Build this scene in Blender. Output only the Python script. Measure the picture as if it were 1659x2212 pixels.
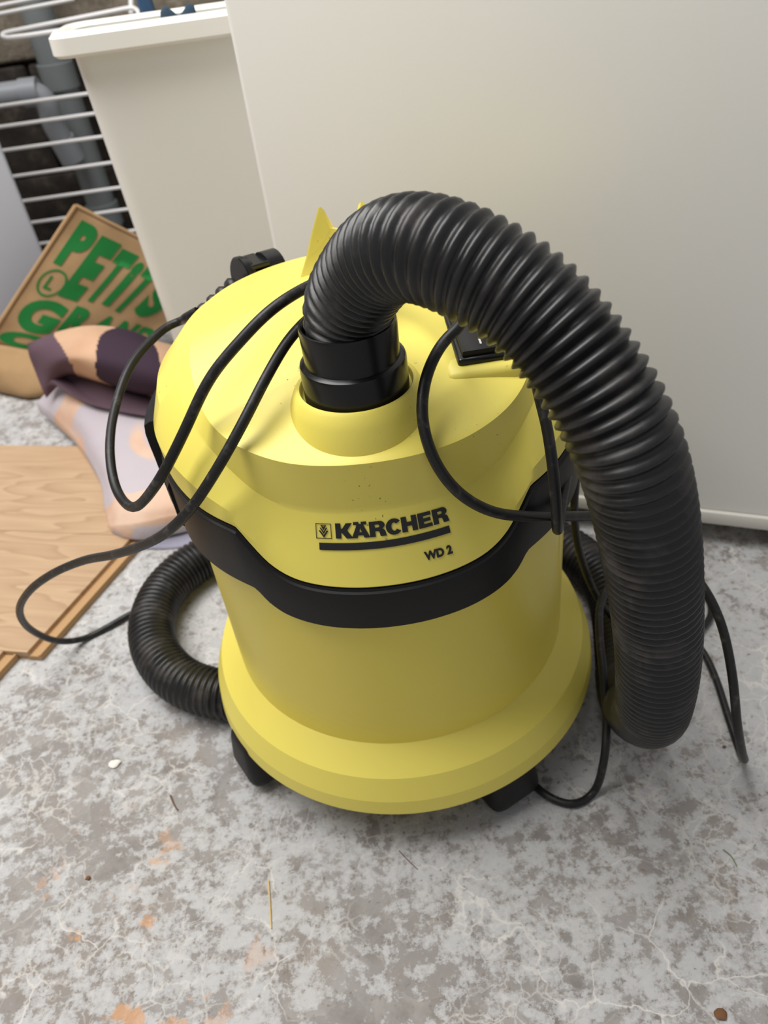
import bpy, bmesh, math, random
from mathutils import Vector, Matrix, noise as mnoise
random.seed(7)
for o in list(bpy.data.objects): bpy.data.objects.remove(o, do_unlink=True)
scene = bpy.context.scene
col = scene.collection
PI = math.pi

# ------------------------------------------------------------------ camera
F_PX, IMG_W, IMG_H = 1657.05, 1659.0, 2212.0
CX, CY = 829.5, 1106.0
PITCH, ROLL, YAW = math.radians(39.047), math.radians(7.96), math.radians(0.016)
CAM = Vector((0.0, -0.4767, 0.5929))
FWD = Vector((math.sin(YAW)*math.cos(PITCH), math.cos(YAW)*math.cos(PITCH), -math.sin(PITCH)))
_rt = Vector((math.cos(YAW), -math.sin(YAW), 0)); _up = _rt.cross(FWD)
RGT = _rt*math.cos(ROLL) - _up*math.sin(ROLL)
UPV = _up*math.cos(ROLL) + _rt*math.sin(ROLL)
cd = bpy.data.cameras.new('camera'); cam = bpy.data.objects.new('camera', cd); col.objects.link(cam)
cam.matrix_world = Matrix(((RGT.x, UPV.x, -FWD.x, CAM.x), (RGT.y, UPV.y, -FWD.y, CAM.y), (RGT.z, UPV.z, -FWD.z, CAM.z), (0, 0, 0, 1)))
cd.sensor_fit = 'HORIZONTAL'; cd.sensor_width = 36.0; cd.lens = F_PX*36.0/IMG_W
cd.clip_start = 0.02; cd.clip_end = 50
cd.dof.use_dof = True; cd.dof.focus_distance = 0.435; cd.dof.aperture_fstop = 12.5
scene.camera = cam

def at(px, py, depth):            # a pixel and a distance along the optical axis -> a point
    return CAM + depth*(FWD + RGT*((px-CX)/F_PX) - UPV*((py-CY)/F_PX))
def onz(px, py, z):               # a pixel on the horizontal plane z -> a point
    d = FWD + RGT*((px-CX)/F_PX) - UPV*((py-CY)/F_PX)
    return CAM + d*((z-CAM.z)/d.z)

# ------------------------------------------------------------------ world, lights, exposure
w = bpy.data.worlds.new('world'); scene.world = w; w.use_nodes = True
w.node_tree.nodes['Background'].inputs[0].default_value = (0.98, 0.98, 1.0, 1)
w.node_tree.nodes['Background'].inputs[1].default_value = 0.315
def area(name, loc, rot, sx, sy, power, colr):
    l = bpy.data.lights.new(name, 'AREA'); l.shape = 'RECTANGLE'; l.size = sx; l.size_y = sy
    l.energy = power; l.color = colr
    o = bpy.data.objects.new(name, l); col.objects.link(o); o.location = loc; o.rotation_euler = rot
    return o
area('ceiling_light', (-0.82, 0.14, 2.05), (0, 0, math.radians(20)), 1.8, 1.2, 57, (1.0, 0.985, 0.955))
vs = scene.view_settings
vs.view_transform = 'Standard'; vs.look = 'None'; vs.exposure = 0.2; vs.gamma = 1.0; vs.use_curve_mapping = False

# ------------------------------------------------------------------ helpers
def new_mat(name, base, rough=0.5, spec=0.5, metal=0.0):
    m = bpy.data.materials.new(name); m.use_nodes = True
    b = m.node_tree.nodes['Principled BSDF']
    b.inputs['Base Color'].default_value = (*base, 1); b.inputs['Roughness'].default_value = rough
    b.inputs['Specular IOR Level'].default_value = spec; b.inputs['Metallic'].default_value = metal
    return m
class NT:
    def __init__(s, m): s.t = m.node_tree; s.b = s.t.nodes['Principled BSDF']
    def n(s, typ, **kw):
        nd = s.t.nodes.new(typ)
        for k, v in kw.items():
            if k.startswith('i_'):
                key = k[2:].replace('_', ' ')
                nd.inputs[key].default_value = v
            else: setattr(nd, k, v)
        return nd
    def l(s, a, b): s.t.links.new(a, b)
    def coords(s, scale=(1, 1, 1), rot=(0, 0, 0), obj=True):
        tc = s.n('ShaderNodeTexCoord'); mp = s.n('ShaderNodeMapping')
        mp.inputs['Scale'].default_value = scale; mp.inputs['Rotation'].default_value = rot
        s.l(tc.outputs['Object' if obj else 'Generated'], mp.inputs[0]); return mp.outputs[0]
    def noise(s, vec, scale, detail=4, rough=0.55, dist=0.0):
        nd = s.n('ShaderNodeTexNoise'); nd.inputs['Scale'].default_value = scale
        nd.inputs['Detail'].default_value = detail; nd.inputs['Roughness'].default_value = rough
        nd.inputs['Distortion'].default_value = dist
        s.l(vec, nd.inputs['Vector']); return nd.outputs['Fac']
    def ramp(s, fac, stops, interp='LINEAR'):
        r = s.n('ShaderNodeValToRGB'); e = r.color_ramp.elements; r.color_ramp.interpolation = interp
        while len(e) > 1: e.remove(e[-1])
        e[0].position = stops[0][0]; e[0].color = cc(stops[0][1])
        for p, c in stops[1:]:
            k = e.new(p); k.color = cc(c)
        s.l(fac, r.inputs[0]); return r.outputs[0]
    def mix(s, fac, a, b, mode='MIX'):
        m = s.n('ShaderNodeMix'); m.data_type = 'RGBA'; m.blend_type = mode
        for sock, v in ((m.inputs[0], fac), (m.inputs[6], a), (m.inputs[7], b)):
            if hasattr(v, 'is_linked'): s.l(v, sock)
            elif isinstance(v, (int, float)): sock.default_value = v
            else: sock.default_value = cc(v)
        return m.outputs[2]
    def bump(s, h, strength=0.2, dist=0.002):
        b = s.n('ShaderNodeBump'); b.inputs['Strength'].default_value = strength
        b.inputs['Distance'].default_value = dist; s.l(h, b.inputs['Height']); s.l(b.outputs[0], s.b.inputs['Normal'])
    def color(s, c): s.l(c, s.b.inputs['Base Color'])
def cc(c):
    if isinstance(c, (int, float)): c = (c, c, c)
    return (*c, 1) if len(c) == 3 else c
def srgb(r, g, b):
    f = lambda v: (v/255/12.92) if v/255 <= 0.04045 else ((v/255+0.055)/1.055)**2.4
    return (f(r), f(g), f(b))

def mesh_obj(name, verts, faces, mat=None, parent=None, smooth=True, angle=35):
    me = bpy.data.meshes.new(name); me.from_pydata([tuple(v) for v in verts], [], faces); me.update()
    return finish(name, me, mat, parent, smooth, angle)
def finish(name, me, mat=None, parent=None, smooth=True, angle=35):
    o = bpy.data.objects.new(name, me); col.objects.link(o)
    if mat: me.materials.append(mat)
    if smooth:
        bm = bmesh.new(); bm.from_mesh(me)
        for f in bm.faces: f.smooth = True
        a = math.radians(angle)
        for e in bm.edges:
            if len(e.link_faces) == 2 and e.calc_face_angle(0) > a: e.smooth = False
        bm.to_mesh(me); bm.free()
    if parent: o.parent = parent
    return o
def bm_obj(name, bm, mat=None, parent=None, smooth=True, angle=35):
    me = bpy.data.meshes.new(name); bmesh.ops.recalc_face_normals(bm, faces=bm.faces); bm.to_mesh(me); bm.free()
    return finish(name, me, mat, parent, smooth, angle)
def tag(o, label, cat, group=None):
    o['label'] = label; o['category'] = cat
    if group: o['group'] = group
    return o
def struct(o): o['kind'] = 'structure'; return o
def empty(name, loc=(0, 0, 0)):
    o = bpy.data.objects.new(name, None); col.objects.link(o); o.location = loc; o.empty_display_size = 0.05
    return o
def box_bm(bm, lo, hi, bev=0.0, seg=2, M=None):
    r = bmesh.ops.create_cube(bm, size=1.0); vs_ = r['verts']
    for v in vs_:
        v.co = Vector([(lo[i]+hi[i])/2 + v.co[i]*(hi[i]-lo[i]) for i in range(3)])
    if bev:
        es = list({e for v in vs_ for e in v.link_edges})
        g = bmesh.ops.bevel(bm, geom=es, offset=bev, segments=seg, profile=0.5, affect='EDGES')
        vs_ = list({v for f in g['faces'] for v in f.verts} | {v for v in vs_ if v.is_valid})
    if M is not None:
        for v in vs_: v.co = M @ v.co
def lathe(profile, n=96, cx=0.0, cy=0.0, closed_ends=False):
    """profile: list of (r, z) -> verts, faces around the z axis through (cx, cy)"""
    V, Fc = [], []
    for (r, z) in profile:
        for k in range(n):
            a = 2*PI*k/n; V.append((cx+r*math.sin(a), cy-r*math.cos(a), z))
    for i in range(len(profile)-1):
        for k in range(n):
            k2 = (k+1) % n
            Fc.append((i*n+k, i*n+k2, (i+1)*n+k2, (i+1)*n+k))
    if closed_ends:
        Fc.append(tuple(range(n))[::-1]); Fc.append(tuple((len(profile)-1)*n+k for k in range(n)))
    return V, Fc
def crom(P, n=12, closed=False):
    """centripetal-ish Catmull-Rom through the points, n samples per span"""
    P = [Vector(p) for p in P]; out = []; N = len(P)
    for i in range(N-1):
        p0 = P[i-1] if i else P[0]*2-P[1]; p1 = P[i]; p2 = P[i+1]; p3 = P[i+2] if i+2 < N else P[-1]*2-P[-2]
        for k in range(n):
            t = k/n
            out.append(0.5*((2*p1)+(p2-p0)*t+(2*p0-5*p1+4*p2-p3)*t*t+(3*p1-p0-3*p2+p3)*t**3))
    out.append(P[-1]); return out
def resample(C, step):
    L = [0.0]
    for a, b in zip(C, C[1:]): L.append(L[-1]+(b-a).length)
    n = max(2, int(L[-1]/step)); out = []; j = 0
    for i in range(n+1):
        s = L[-1]*i/n
        while j < len(L)-2 and L[j+1] < s: j += 1
        t = (s-L[j])/max(1e-9, L[j+1]-L[j]); out.append(C[j].lerp(C[j+1], t))
    return out
def smooth_pts(C, it=2):
    for _ in range(it):
        C = [C[0]]+[(C[i-1]+C[i]*2+C[i+1])/4 for i in range(1, len(C)-1)]+[C[-1]]
    return C
def tube(C, rad, seg=16, cap=True):
    """parallel-transported tube; rad: number or f(i)"""
    V, Fc = [], []; nrm = None
    for i, p in enumerate(C):
        t = (C[min(i+1, len(C)-1)]-C[max(i-1, 0)]).normalized()
        if nrm is None:
            nrm = t.orthogonal().normalized()
        else:
            nrm = (nrm - t*nrm.dot(t)).normalized()
        b = t.cross(nrm); r = rad(i) if callable(rad) else rad
        for k in range(seg):
            a = 2*PI*k/seg; V.append(p+nrm*(r*math.cos(a))+b*(r*math.sin(a)))
    for i in range(len(C)-1):
        for k in range(seg):
            k2 = (k+1) % seg; Fc.append((i*seg+k, i*seg+k2, (i+1)*seg+k2, (i+1)*seg+k))
    if cap:
        Fc.append(tuple(range(seg))[::-1]); Fc.append(tuple((len(C)-1)*seg+k for k in range(seg)))
    return V, Fc
def interp(tab, x):
    """smooth table lookup; tab: sorted list of (x, a, b, ...)"""
    if x <= tab[0][0]: return tab[0][1:]
    if x >= tab[-1][0]: return tab[-1][1:]
    for i in range(len(tab)-1):
        if tab[i][0] <= x <= tab[i+1][0]:
            h = tab[i+1][0]-tab[i][0]; t = (x-tab[i][0])/h
            out = []
            for c in range(1, len(tab[i])):
                y1, y2 = tab[i][c], tab[i+1][c]
                m1 = (y2-tab[i-1][c])/(tab[i+1][0]-tab[i-1][0]) if i else 0.0
                m2 = (tab[i+2][c]-y1)/(tab[i+2][0]-tab[i][0]) if i+2 < len(tab) else 0.0
                out.append((2*t**3-3*t*t+1)*y1+(t**3-2*t*t+t)*h*m1+(-2*t**3+3*t*t)*y2+(t**3-t*t)*h*m2)
            return tuple(out)
def patch(rows, nu=8, nv=8):
    """Catmull-Rom surface through rows of points -> grid of Vectors"""
    cols_ = [crom(r, nu) for r in rows]
    m = len(cols_[0]); fine = [crom([c[j] for c in cols_], nv) for j in range(m)]
    return [[fine[j][i] for j in range(m)] for i in range(len(fine[0]))]
def grid_faces(nr, nc, off=0):
    return [(off+i*nc+j, off+i*nc+j+1, off+(i+1)*nc+j+1, off+(i+1)*nc+j) for i in range(nr-1) for j in range(nc-1)]
def text_mesh(body, size, thick=0.0, shear=0.0, xs=1.0, res=5):
    """2D letter outline filled as a flat mesh (verts in the xy plane), left-bottom at the origin"""
    cu = bpy.data.curves.new('lettering', 'FONT'); cu.body = body; cu.size = size; cu.offset = thick
    cu.shear = shear; cu.resolution_u = res; cu.fill_mode = 'BOTH'
    o = bpy.data.objects.new('lettering', cu); col.objects.link(o)
    dg = bpy.context.evaluated_depsgraph_get(); me = bpy.data.meshes.new_from_object(o.evaluated_get(dg))
    bpy.data.objects.remove(o, do_unlink=True); bpy.data.curves.remove(cu)
    bm = bmesh.new(); bm.from_mesh(me); bpy.data.meshes.remove(me)
    return bm
def poly_bm(loops):
    """filled 2D polygon with holes from poly loops"""
    cu = bpy.data.curves.new('outline', 'CURVE'); cu.dimensions = '2D'; cu.fill_mode = 'BOTH'
    for lp in loops:
        s = cu.splines.new('POLY'); s.points.add(len(lp)-1); s.use_cyclic_u = True
        for i, (x, y) in enumerate(lp): s.points[i].co = (x, y, 0, 1)
    o = bpy.data.objects.new('outline', cu); col.objects.link(o)
    dg = bpy.context.evaluated_depsgraph_get(); me = bpy.data.meshes.new_from_object(o.evaluated_get(dg))
    bpy.data.objects.remove(o, do_unlink=True); bpy.data.curves.remove(cu)
    bm = bmesh.new(); bm.from_mesh(me); bpy.data.meshes.remove(me)
    return bm
def slice_x(bm, step):
    """cut a flat mesh in strips so that it can follow a curved surface"""
    for ax in (0, 1):
        xs = [v.co[ax] for v in bm.verts]; lo, hi = min(xs), max(xs); x = lo+step
        n = Vector((1, 0, 0)) if ax == 0 else Vector((0, 1, 0))
        while x < hi-1e-7:
            bmesh.ops.bisect_plane(bm, geom=bm.verts[:]+bm.edges[:]+bm.faces[:], dist=1e-7, plane_co=n*x, plane_no=n); x += step

# ------------------------------------------------------------------ materials
M = {}
def plastic(name, base, rough, nscale=900, bump=0.03, specks=False, spec=0.45):
    m = new_mat(name, base, rough, spec); t = NT(m); v = t.coords()
    n1 = t.noise(v, 9, 3)
    c = t.mix(n1, tuple(x*0.94 for x in base), tuple(min(1, x*1.04) for x in base))
    if specks:
        s = t.noise(v, 420, 2, 0.4); g = t.noise(v, 14, 3)
        f1 = t.ramp(s, [(0.0, 0), (0.70, 0), (0.745, 1)]); f2 = t.ramp(g, [(0.0, 0), (0.53, 0), (0.66, 1)])
        f = t.mix(1.0, f1, f2, 'MULTIPLY')
        c = t.mix(f, c, srgb(120, 92, 30))
    t.color(c)
    t.bump(t.noise(v, nscale, 2), bump, 0.0006)
    M[name] = m; return m
plastic('yellow_head', (0.80, 0.68, 0.125), 0.42, specks=True)
plastic('yellow_tub', (0.77, 0.64, 0.10), 0.36)
plastic('yellow_base', (0.80, 0.68, 0.125), 0.45)
plastic('black_plastic', (0.007, 0.0065, 0.0065), 0.48, bump=0.08, spec=0.28)
plastic('black_gloss', (0.006, 0.006, 0.0065), 0.26, bump=0.02, spec=0.4)
plastic('black_rubber', (0.016, 0.015, 0.014), 0.45, nscale=300, bump=0.05)
m = new_mat('hose_black', (0.018, 0.017, 0.018), 0.4, 0.5); t = NT(m); v = t.coords()
d = t.noise(v, 38, 5, 0.6)
t.color(t.ramp(d, [(0.0, (0.007, 0.0068, 0.0075)), (0.52, (0.013, 0.0125, 0.013)), (0.70, (0.055, 0.048, 0.044))]))
t.l(t.ramp(d, [(0.3, 0.28), (0.7, 0.5)]), t.b.inputs['Roughness'])
t.bump(t.noise(v, 500, 2), 0.08, 0.0006); M['hose'] = m
m = new_mat('cord_black', (0.02, 0.02, 0.02), 0.42, 0.35); t = NT(m); v = t.coords()
d = t.noise(v, 120, 4, 0.6)
t.color(t.ramp(d, [(0.0, (0.007, 0.007, 0.007)), (0.55, (0.012, 0.0115, 0.011)), (0.74, (0.06, 0.055, 0.05))])); M['cord'] = m
M['print_black'] = new_mat('print_black', (0.008, 0.008, 0.009), 0.4)
M['print_white'] = new_mat('print_white', (0.62, 0.62, 0.6), 0.5)
m = new_mat('enamel_white', (0.66, 0.64, 0.60), 0.32, 0.5); t = NT(m); v = t.coords()
t.color(t.mix(t.noise(v, 3, 4), (0.83, 0.82, 0.79), (0.86, 0.85, 0.825))); t.bump(t.noise(v, 260, 2), 0.05, 0.0008); M['freezer'] = m
m = new_mat('enamel_trim', (0.62, 0.60, 0.55), 0.4); M['freezer_trim'] = m
m = new_mat('bin_plastic', (0.70, 0.69, 0.62), 0.35); t = NT(m); v = t.coords()
t.color(t.mix(t.noise(v, 4, 3), (0.74, 0.73, 0.67), (0.80, 0.79, 0.74)))
t.b.inputs['Subsurface Weight'].default_value = 0.0; M['bin'] = m
M['bin_rim'] = new_mat('bin_rim_plastic', (0.80, 0.78, 0.72), 0.3)
M['wire'] = new_mat('white_coated_wire', (0.72, 0.71, 0.71), 0.35)
M['blue_steel'] = new_mat('blue_coated_pole', srgb(52, 84, 118), 0.35)
M['blue_cloth'] = new_mat('blue_cloth', srgb(38, 60, 78), 0.9)
M['appliance'] = new_mat('cool_white_enamel', (0.60, 0.63, 0.70), 0.35)
M['dark_gap'] = new_mat('dark_gap_fill', (0.03, 0.028, 0.026), 0.8)

# concrete floor: slate-grey screed under a broken pale lime crust, with fine pale veins, pits and rusty stains
m = new_mat('concrete_floor', (0.4, 0.39, 0.37), 0.72, 0.35); t = NT(m); v = t.coords()
nz = t.n('ShaderNodeTexNoise'); nz.inputs['Scale'].default_value = 30; nz.inputs['Detail'].default_value = 5; t.l(v, nz.inputs['Vector'])
sc = t.n('ShaderNodeVectorMath', operation='SCALE'); sc.inputs['Scale'].default_value = 0.045; t.l(nz.outputs['Color'], sc.inputs[0])
wv = t.n('ShaderNodeVectorMath', operation='ADD'); t.l(v, wv.inputs[0]); t.l(sc.outputs[0], wv.inputs[1]); wp_ = wv.outputs[0]
def veins(scale, wd, vec=wp_):
    vo = t.n('ShaderNodeTexVoronoi', feature='DISTANCE_TO_EDGE'); vo.inputs['Scale'].default_value = scale
    t.l(vec, vo.inputs['Vector']); return t.ramp(vo.outputs['Distance'], [(0.0, 1), (wd, 0.0)])
def mul(a_, b_): return t.mix(1.0, a_, b_, 'MULTIPLY')
big = t.noise(v, 4.5, 4, 0.55); big2 = t.noise(v, 11, 4, 0.6, 0.6); mid = t.noise(v, 26, 8, 0.65); fine = t.noise(v, 170, 7, 0.75); crust_n = t.noise(v, 55, 10, 0.72)
cell = t.n('ShaderNodeTexVoronoi'); cell.inputs['Scale'].default_value = 30; t.l(wp_, cell.inputs['Vector'])
cellv = t.n('ShaderNodeSeparateColor'); t.l(cell.outputs['Color'], cellv.inputs[0])
base = t.mix(cellv.outputs[0], srgb(136, 131, 128), srgb(152, 148, 145))
base = t.mix(t.ramp(mid, [(0.36, 0.65), (0.52, 0.0)]), base, srgb(114, 108, 104))
base = t.mix(t.ramp(big2, [(0.50, 0.0), (0.66, 0.45)]), base, srgb(138, 127, 116))
add = t.n('ShaderNodeMath', operation='MULTIPLY_ADD'); add.inputs[1].default_value = 0.55; t.l(big, add.inputs[0]); t.l(crust_n, add.inputs[2])
add2 = t.n('ShaderNodeMath', operation='MULTIPLY_ADD'); add2.inputs[1].default_value = 0.34; t.l(fine, add2.inputs[0]); t.l(add.outputs[0], add2.inputs[2])
crust = t.ramp(add2.outputs[0], [(0.895, 0.0), (0.925, 0.5), (1.02, 0.9)])
pale = t.mix(fine, srgb(166, 165, 165), srgb(196, 196, 197))
c1 = t.mix(crust, base, pale)
vmr = t.ramp(t.noise(v, 9, 3), [(0.46, 0.0), (0.60, 0.85)])
c2 = t.mix(mul(veins(22, 0.028), vmr), c1, srgb(208, 204, 198))
vm2 = t.ramp(t.noise(v, 7, 3, 0.5, 1.0), [(0.40, 0.0), (0.58, 0.6)])
c3 = t.mix(mul(veins(46, 0.055), vm2), c2, srgb(202, 199, 194))
dk = t.ramp(t.noise(v, 6.1, 2, 0.5, 0.4), [(0.52, 0.0), (0.66, 0.6)])
c3 = t.mix(mul(veins(15, 0.012), dk), c3, srgb(106, 98, 90))
pit = t.ramp(t.noise(v, 170, 4, 0.6), [(0.31, 0.85), (0.385, 0.0)])
c4 = t.mix(pit, c3, srgb(118, 110, 103))
om = t.ramp(t.noise(v, 24, 4, 0.6), [(0.60, 0.0), (0.64, 0.7)])
# a rusty stained area of the floor in front, to the left of the vacuum
dist = t.n('ShaderNodeVectorMath', operation='DISTANCE'); t.l(v, dist.inputs[0]); dist.inputs[1].default_value = (-0.245, -0.225, 0.0)
om2 = t.ramp(dist.outputs['Value'], [(0.05, 1.0), (0.14, 0.0)])
c5 = t.mix(mul(om, om2), c4, srgb(198, 148, 104))
t.color(c5)
hsum = t.n('ShaderNodeMath', operation='ADD'); t.l(mid, hsum.inputs[0]); t.l(fine, hsum.inputs[1])
t.bump(hsum.outputs[0], 0.30, 0.0025); M['concrete'] = m

# rough block wall
m = new_mat('block_wall', (0.3, 0.27, 0.23), 0.9, 0.2); t = NT(m); v = t.coords()
n1 = t.noise(v, 26, 8, 0.7); n2 = t.noise(v, 6, 4)
c = t.ramp(n1, [(0.30, srgb(70, 62, 54)), (0.5, srgb(132, 124, 108)), (0.68, srgb(166, 158, 142))])
t.color(t.mix(t.ramp(n2, [(0.4, 0.0), (0.65, 0.6)]), c, srgb(128, 116, 106)))
t.bump(n1, 0.9, 0.012); M['block'] = m
m = new_mat('shaded_block_wall', (0.05, 0.045, 0.04), 0.9, 0.2); t = NT(m); v = t.coords()  # darker block colour, with the shade low on the wall painted in
t.color(t.ramp(t.noise(v, 26, 8, 0.7), [(0.3, srgb(26, 23, 21)), (0.55, srgb(50, 45, 41)), (0.7, srgb(78, 70, 62))])); M['shaded_block'] = m
M['mortar'] = new_mat('mortar', srgb(74, 68, 60), 0.95, 0.1)
m = new_mat('pvc_grey', srgb(112, 118, 120), 0.45); t = NT(m); v = t.coords()
t.color(t.mix(t.noise(v, 10, 4), srgb(98, 104, 106), srgb(122, 127, 128))); M['pvc'] = m
m = new_mat('pvc_light', srgb(140, 144, 150), 0.45); M['pvc_light'] = m

# laminate oak
def laminate(name, rot, off):
    m = new_mat(name, (0.55, 0.42, 0.28), 0.45, 0.4); t = NT(m)
    tc = t.n('ShaderNodeTexCoord'); mp = t.n('ShaderNodeMapping'); mp.inputs['Location'].default_value = off
    t.l(tc.outputs['Object'], mp.inputs[0]); vv = mp.outputs[0]
    st = t.n('ShaderNodeMapping'); st.inputs['Scale'].default_value = (2.2, 13, 1); t.l(vv, st.inputs[0])
    n0 = t.n('ShaderNodeTexNoise'); n0.inputs['Scale'].default_value = 1.5; n0.inputs['Detail'].default_value = 2; t.l(st.outputs[0], n0.inputs['Vector'])
    ml = t.n('ShaderNodeMath', operation='MULTIPLY'); ml.inputs[1].default_value = 9.0; t.l(n0.outputs['Fac'], ml.inputs[0])
    fr = t.n('ShaderNodeMath', operation='FRACT'); t.l(ml.outputs[0], fr.inputs[0])
    ring = t.ramp(fr.outputs[0], [(0.0, 0.0), (0.75, 0.55), (0.92, 1.0), (1.0, 0.0)])
    st2 = t.n('ShaderNodeMapping'); st2.inputs['Scale'].default_value = (6, 160, 1); t.l(vv, st2.inputs[0])
    fib = t.noise(st2.outputs[0], 1.6, 5, 0.6)
    c = t.mix(t.mix(1.0, ring, (0.7, 0.7, 0.7), 'MULTIPLY'), srgb(188, 160, 128), srgb(152, 120, 90))
    c = t.mix(t.ramp(fib, [(0.35, 0.0), (0.7, 0.55)]), c, srgb(168, 138, 108))
    t.color(c); t.bump(fib, 0.08, 0.0006); return m
M['oak'] = laminate('oak_laminate', 0, (0, 0, 0)); M['oak2'] = laminate('oak_laminate_b', 0, (3.1, 1.37, 0)); M['oak3'] = laminate('oak_laminate_c', 0, (7.7, 2.9, 0))
M['hdf'] = new_mat('plank_core', srgb(178, 142, 102), 0.7, 0.2)

# jute, prints and cloth
m = new_mat('jute', srgb(190, 158, 116), 0.9, 0.15); t = NT(m); v = t.coords()
wv1 = t.n('ShaderNodeTexWave', bands_direction='X'); wv1.inputs['Scale'].default_value = 130; wv1.inputs['Distortion'].default_value = 1.5; t.l(v, wv1.inputs['Vector'])
t.color(t.mix(t.mix(0.5, wv1.outputs['Fac'], t.noise(v, 40, 5)), srgb(150, 118, 82), srgb(188, 156, 118))); t.bump(wv1.outputs['Fac'], 0.25, 0.001); M['jute'] = m
M['green_ink'] = new_mat('green_ink', srgb(36, 116, 56), 0.8, 0.15)
m = new_mat('towel_cloth', srgb(196, 184, 190), 0.95, 0.1); t = NT(m); v = t.coords()
n1 = t.noise(v, 7.5, 1, 0.4, 0.7); f1 = t.ramp(n1, [(0.535, 0.0), (0.56, 1.0)])
c = t.mix(t.noise(v, 5, 4), srgb(170, 160, 168), srgb(190, 182, 186))
c = t.mix(f1, c, t.ramp(t.noise(v, 9, 3), [(0.35, srgb(196, 156, 132)), (0.6, srgb(208, 180, 160))]))
t.color(c); t.bump(t.noise(v, 60, 5), 0.35, 0.003); M['towel'] = m
m = new_mat('towel_back', srgb(150, 148, 164), 0.95, 0.1); M['towel_back'] = m
M['cushion_plum'] = new_mat('cushion_plum', srgb(58, 44, 56), 0.85, 0.15)
m = new_mat('cushion_cloth', srgb(214, 172, 142), 0.85, 0.15); t = NT(m); v = t.coords()
t.color(t.mix(t.noise(v, 14, 3), srgb(176, 136, 108), srgb(204, 170, 142))); M['cushion'] = m
M['mauve'] = new_mat('cushion_mauve', srgb(94, 74, 84), 0.85, 0.15)

# ------------------------------------------------------------------ the setting
fl = mesh_obj('floor', [(-2.2, -1.8, 0), (2.2, -1.8, 0), (2.2, 1.45, 0), (-2.2, 1.45, 0), (-2.2, -1.8, -0.1), (2.2, -1.8, -0.1), (2.2, 1.45, -0.1), (-2.2, 1.45, -0.1)],
              [(0, 1, 2, 3), (7, 6, 5, 4), (0, 4, 5, 1), (1, 5, 6, 2), (2, 6, 7, 3), (3, 7, 4, 0)], M['concrete'], smooth=False); struct(fl)
WY = 1.30
bm = bmesh.new(); box_bm(bm, (-2.2, WY+0.012, 0), (2.2, WY+0.15, 2.4)); wall = bm_obj('wall_back', bm, M['mortar'], smooth=False); struct(wall)
bm = bmesh.new(); box_bm(bm, (-2.35, -1.8, 0), (-2.2, 1.45, 2.4)); wl = bm_obj('wall_left', bm, M['block'], smooth=False); struct(wl)
# concrete blocks of the back wall, each its own piece with worn edges
BW, BH = 0.50, 0.20
blocks = []
for k in range(10):
    bm = bmesh.new(); box_bm(bm, (0.0035, -0.02, 0.0035), (BW-0.0035, 0.03, BH-0.0035), 0.006, 2)
    bmesh.ops.subdivide_edges(bm, edges=[e for e in bm.edges if e.calc_length() > 0.1], cuts=5, use_grid_fill=True)
    for vtx in bm.verts:
        q = vtx.co*14+Vector((k*9.1, 0, 0)); dsp = mnoise.noise(q)*0.004+mnoise.noise(q*2.7)*0.0025
        vtx.co.y += dsp; vtx.co.x += mnoise.noise(q+Vector((5, 5, 5)))*0.003
    me = bpy.data.meshes.new('block'); bmesh.ops.recalc_face_normals(bm, faces=bm.faces); bm.to_mesh(me); bm.free()
    for p in me.polygons: p.use_smooth = True
    me.materials.append(M['block' if k < 5 else 'shaded_block']); blocks.append(me)     # the two lowest courses carry the low wall's shade in their colour
bi = 0
for r in range(0, 12):
    x = -2.2 + (0.0 if r % 2 else -0.25) + 0.13
    while x > -2.2: x -= BW
    while x < 2.2:
        x0_, x1_ = max(x, -2.2), min(x+BW, 2.2)
        if x1_-x0_ > 0.03:
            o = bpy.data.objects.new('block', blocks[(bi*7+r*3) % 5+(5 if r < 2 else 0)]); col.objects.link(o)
            o.location = (x0_, WY, r*BH); o.scale.x = (x1_-x0_)/BW; o.parent = wall; bi += 1
        x += BW

# ------------------------------------------------------------------ freezer
FD = Vector((0.917, -0.399, 0)).normalized(); FN = Vector((-0.399, -0.917, 0)).normalized()   # along the front, out of the front
FA = Vector((-0.0755, 0.3065, 0))
def fmat(origin): return Matrix(((FD.x, -FN.x, 0, origin.x), (FD.y, -FN.y, 0, origin.y), (0, 0, 1, 0), (0, 0, 0, 1)))
fz = empty('chest_freezer', FA); fz.matrix_world = fmat(FA)
FWID, FDEP, FH = 0.95, 0.60, 0.86
bm = bmesh.new(); box_bm(bm, (0, 0, 0.044), (FWID, FDEP, 0.80), 0.006, 3); bm_obj('body', bm, M['freezer'], fz)
bm = bmesh.new(); box_bm(bm, (0.0, -0.004, 0.030), (FWID, FDEP, 0.046), 0.002, 2); bm_obj('bottom_trim', bm, M['freezer_trim'], fz)
bm = bmesh.new(); box_bm(bm, (-0.008, -0.015, 0.808), (FWID+0.008, FDEP+0.005, FH), 0.012, 3); bm_obj('lid', bm, M['freezer'], fz)
bm = bmesh.new(); box_bm(bm, (0.004, 0.004, 0.798), (FWID-0.004, FDEP-0.004, 0.81)); bm_obj('lid_seal', bm, M['freezer_trim'], fz, False)
bm = bmesh.new(); box_bm(bm, (0.02, 0.05, 0.012), (FWID-0.02, FDEP-0.02, 0.032)); bm_obj('underside', bm, M['dark_gap'], fz, False)
for fx in (0.10, 0.56, FWID-0.06):
    for fy in (0.055, FDEP-0.07):
        V, Fc = lathe([(0.020, 0.0), (0.022, 0.004), (0.022, 0.012), (0.012, 0.016), (0.012, 0.034)], 20, fx, fy, True)
        mesh_obj('foot', V, Fc, M['freezer_trim'], fz)
tag(fz, 'large off-white freezer with a plain front standing behind the yellow vacuum', 'freezer')

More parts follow.
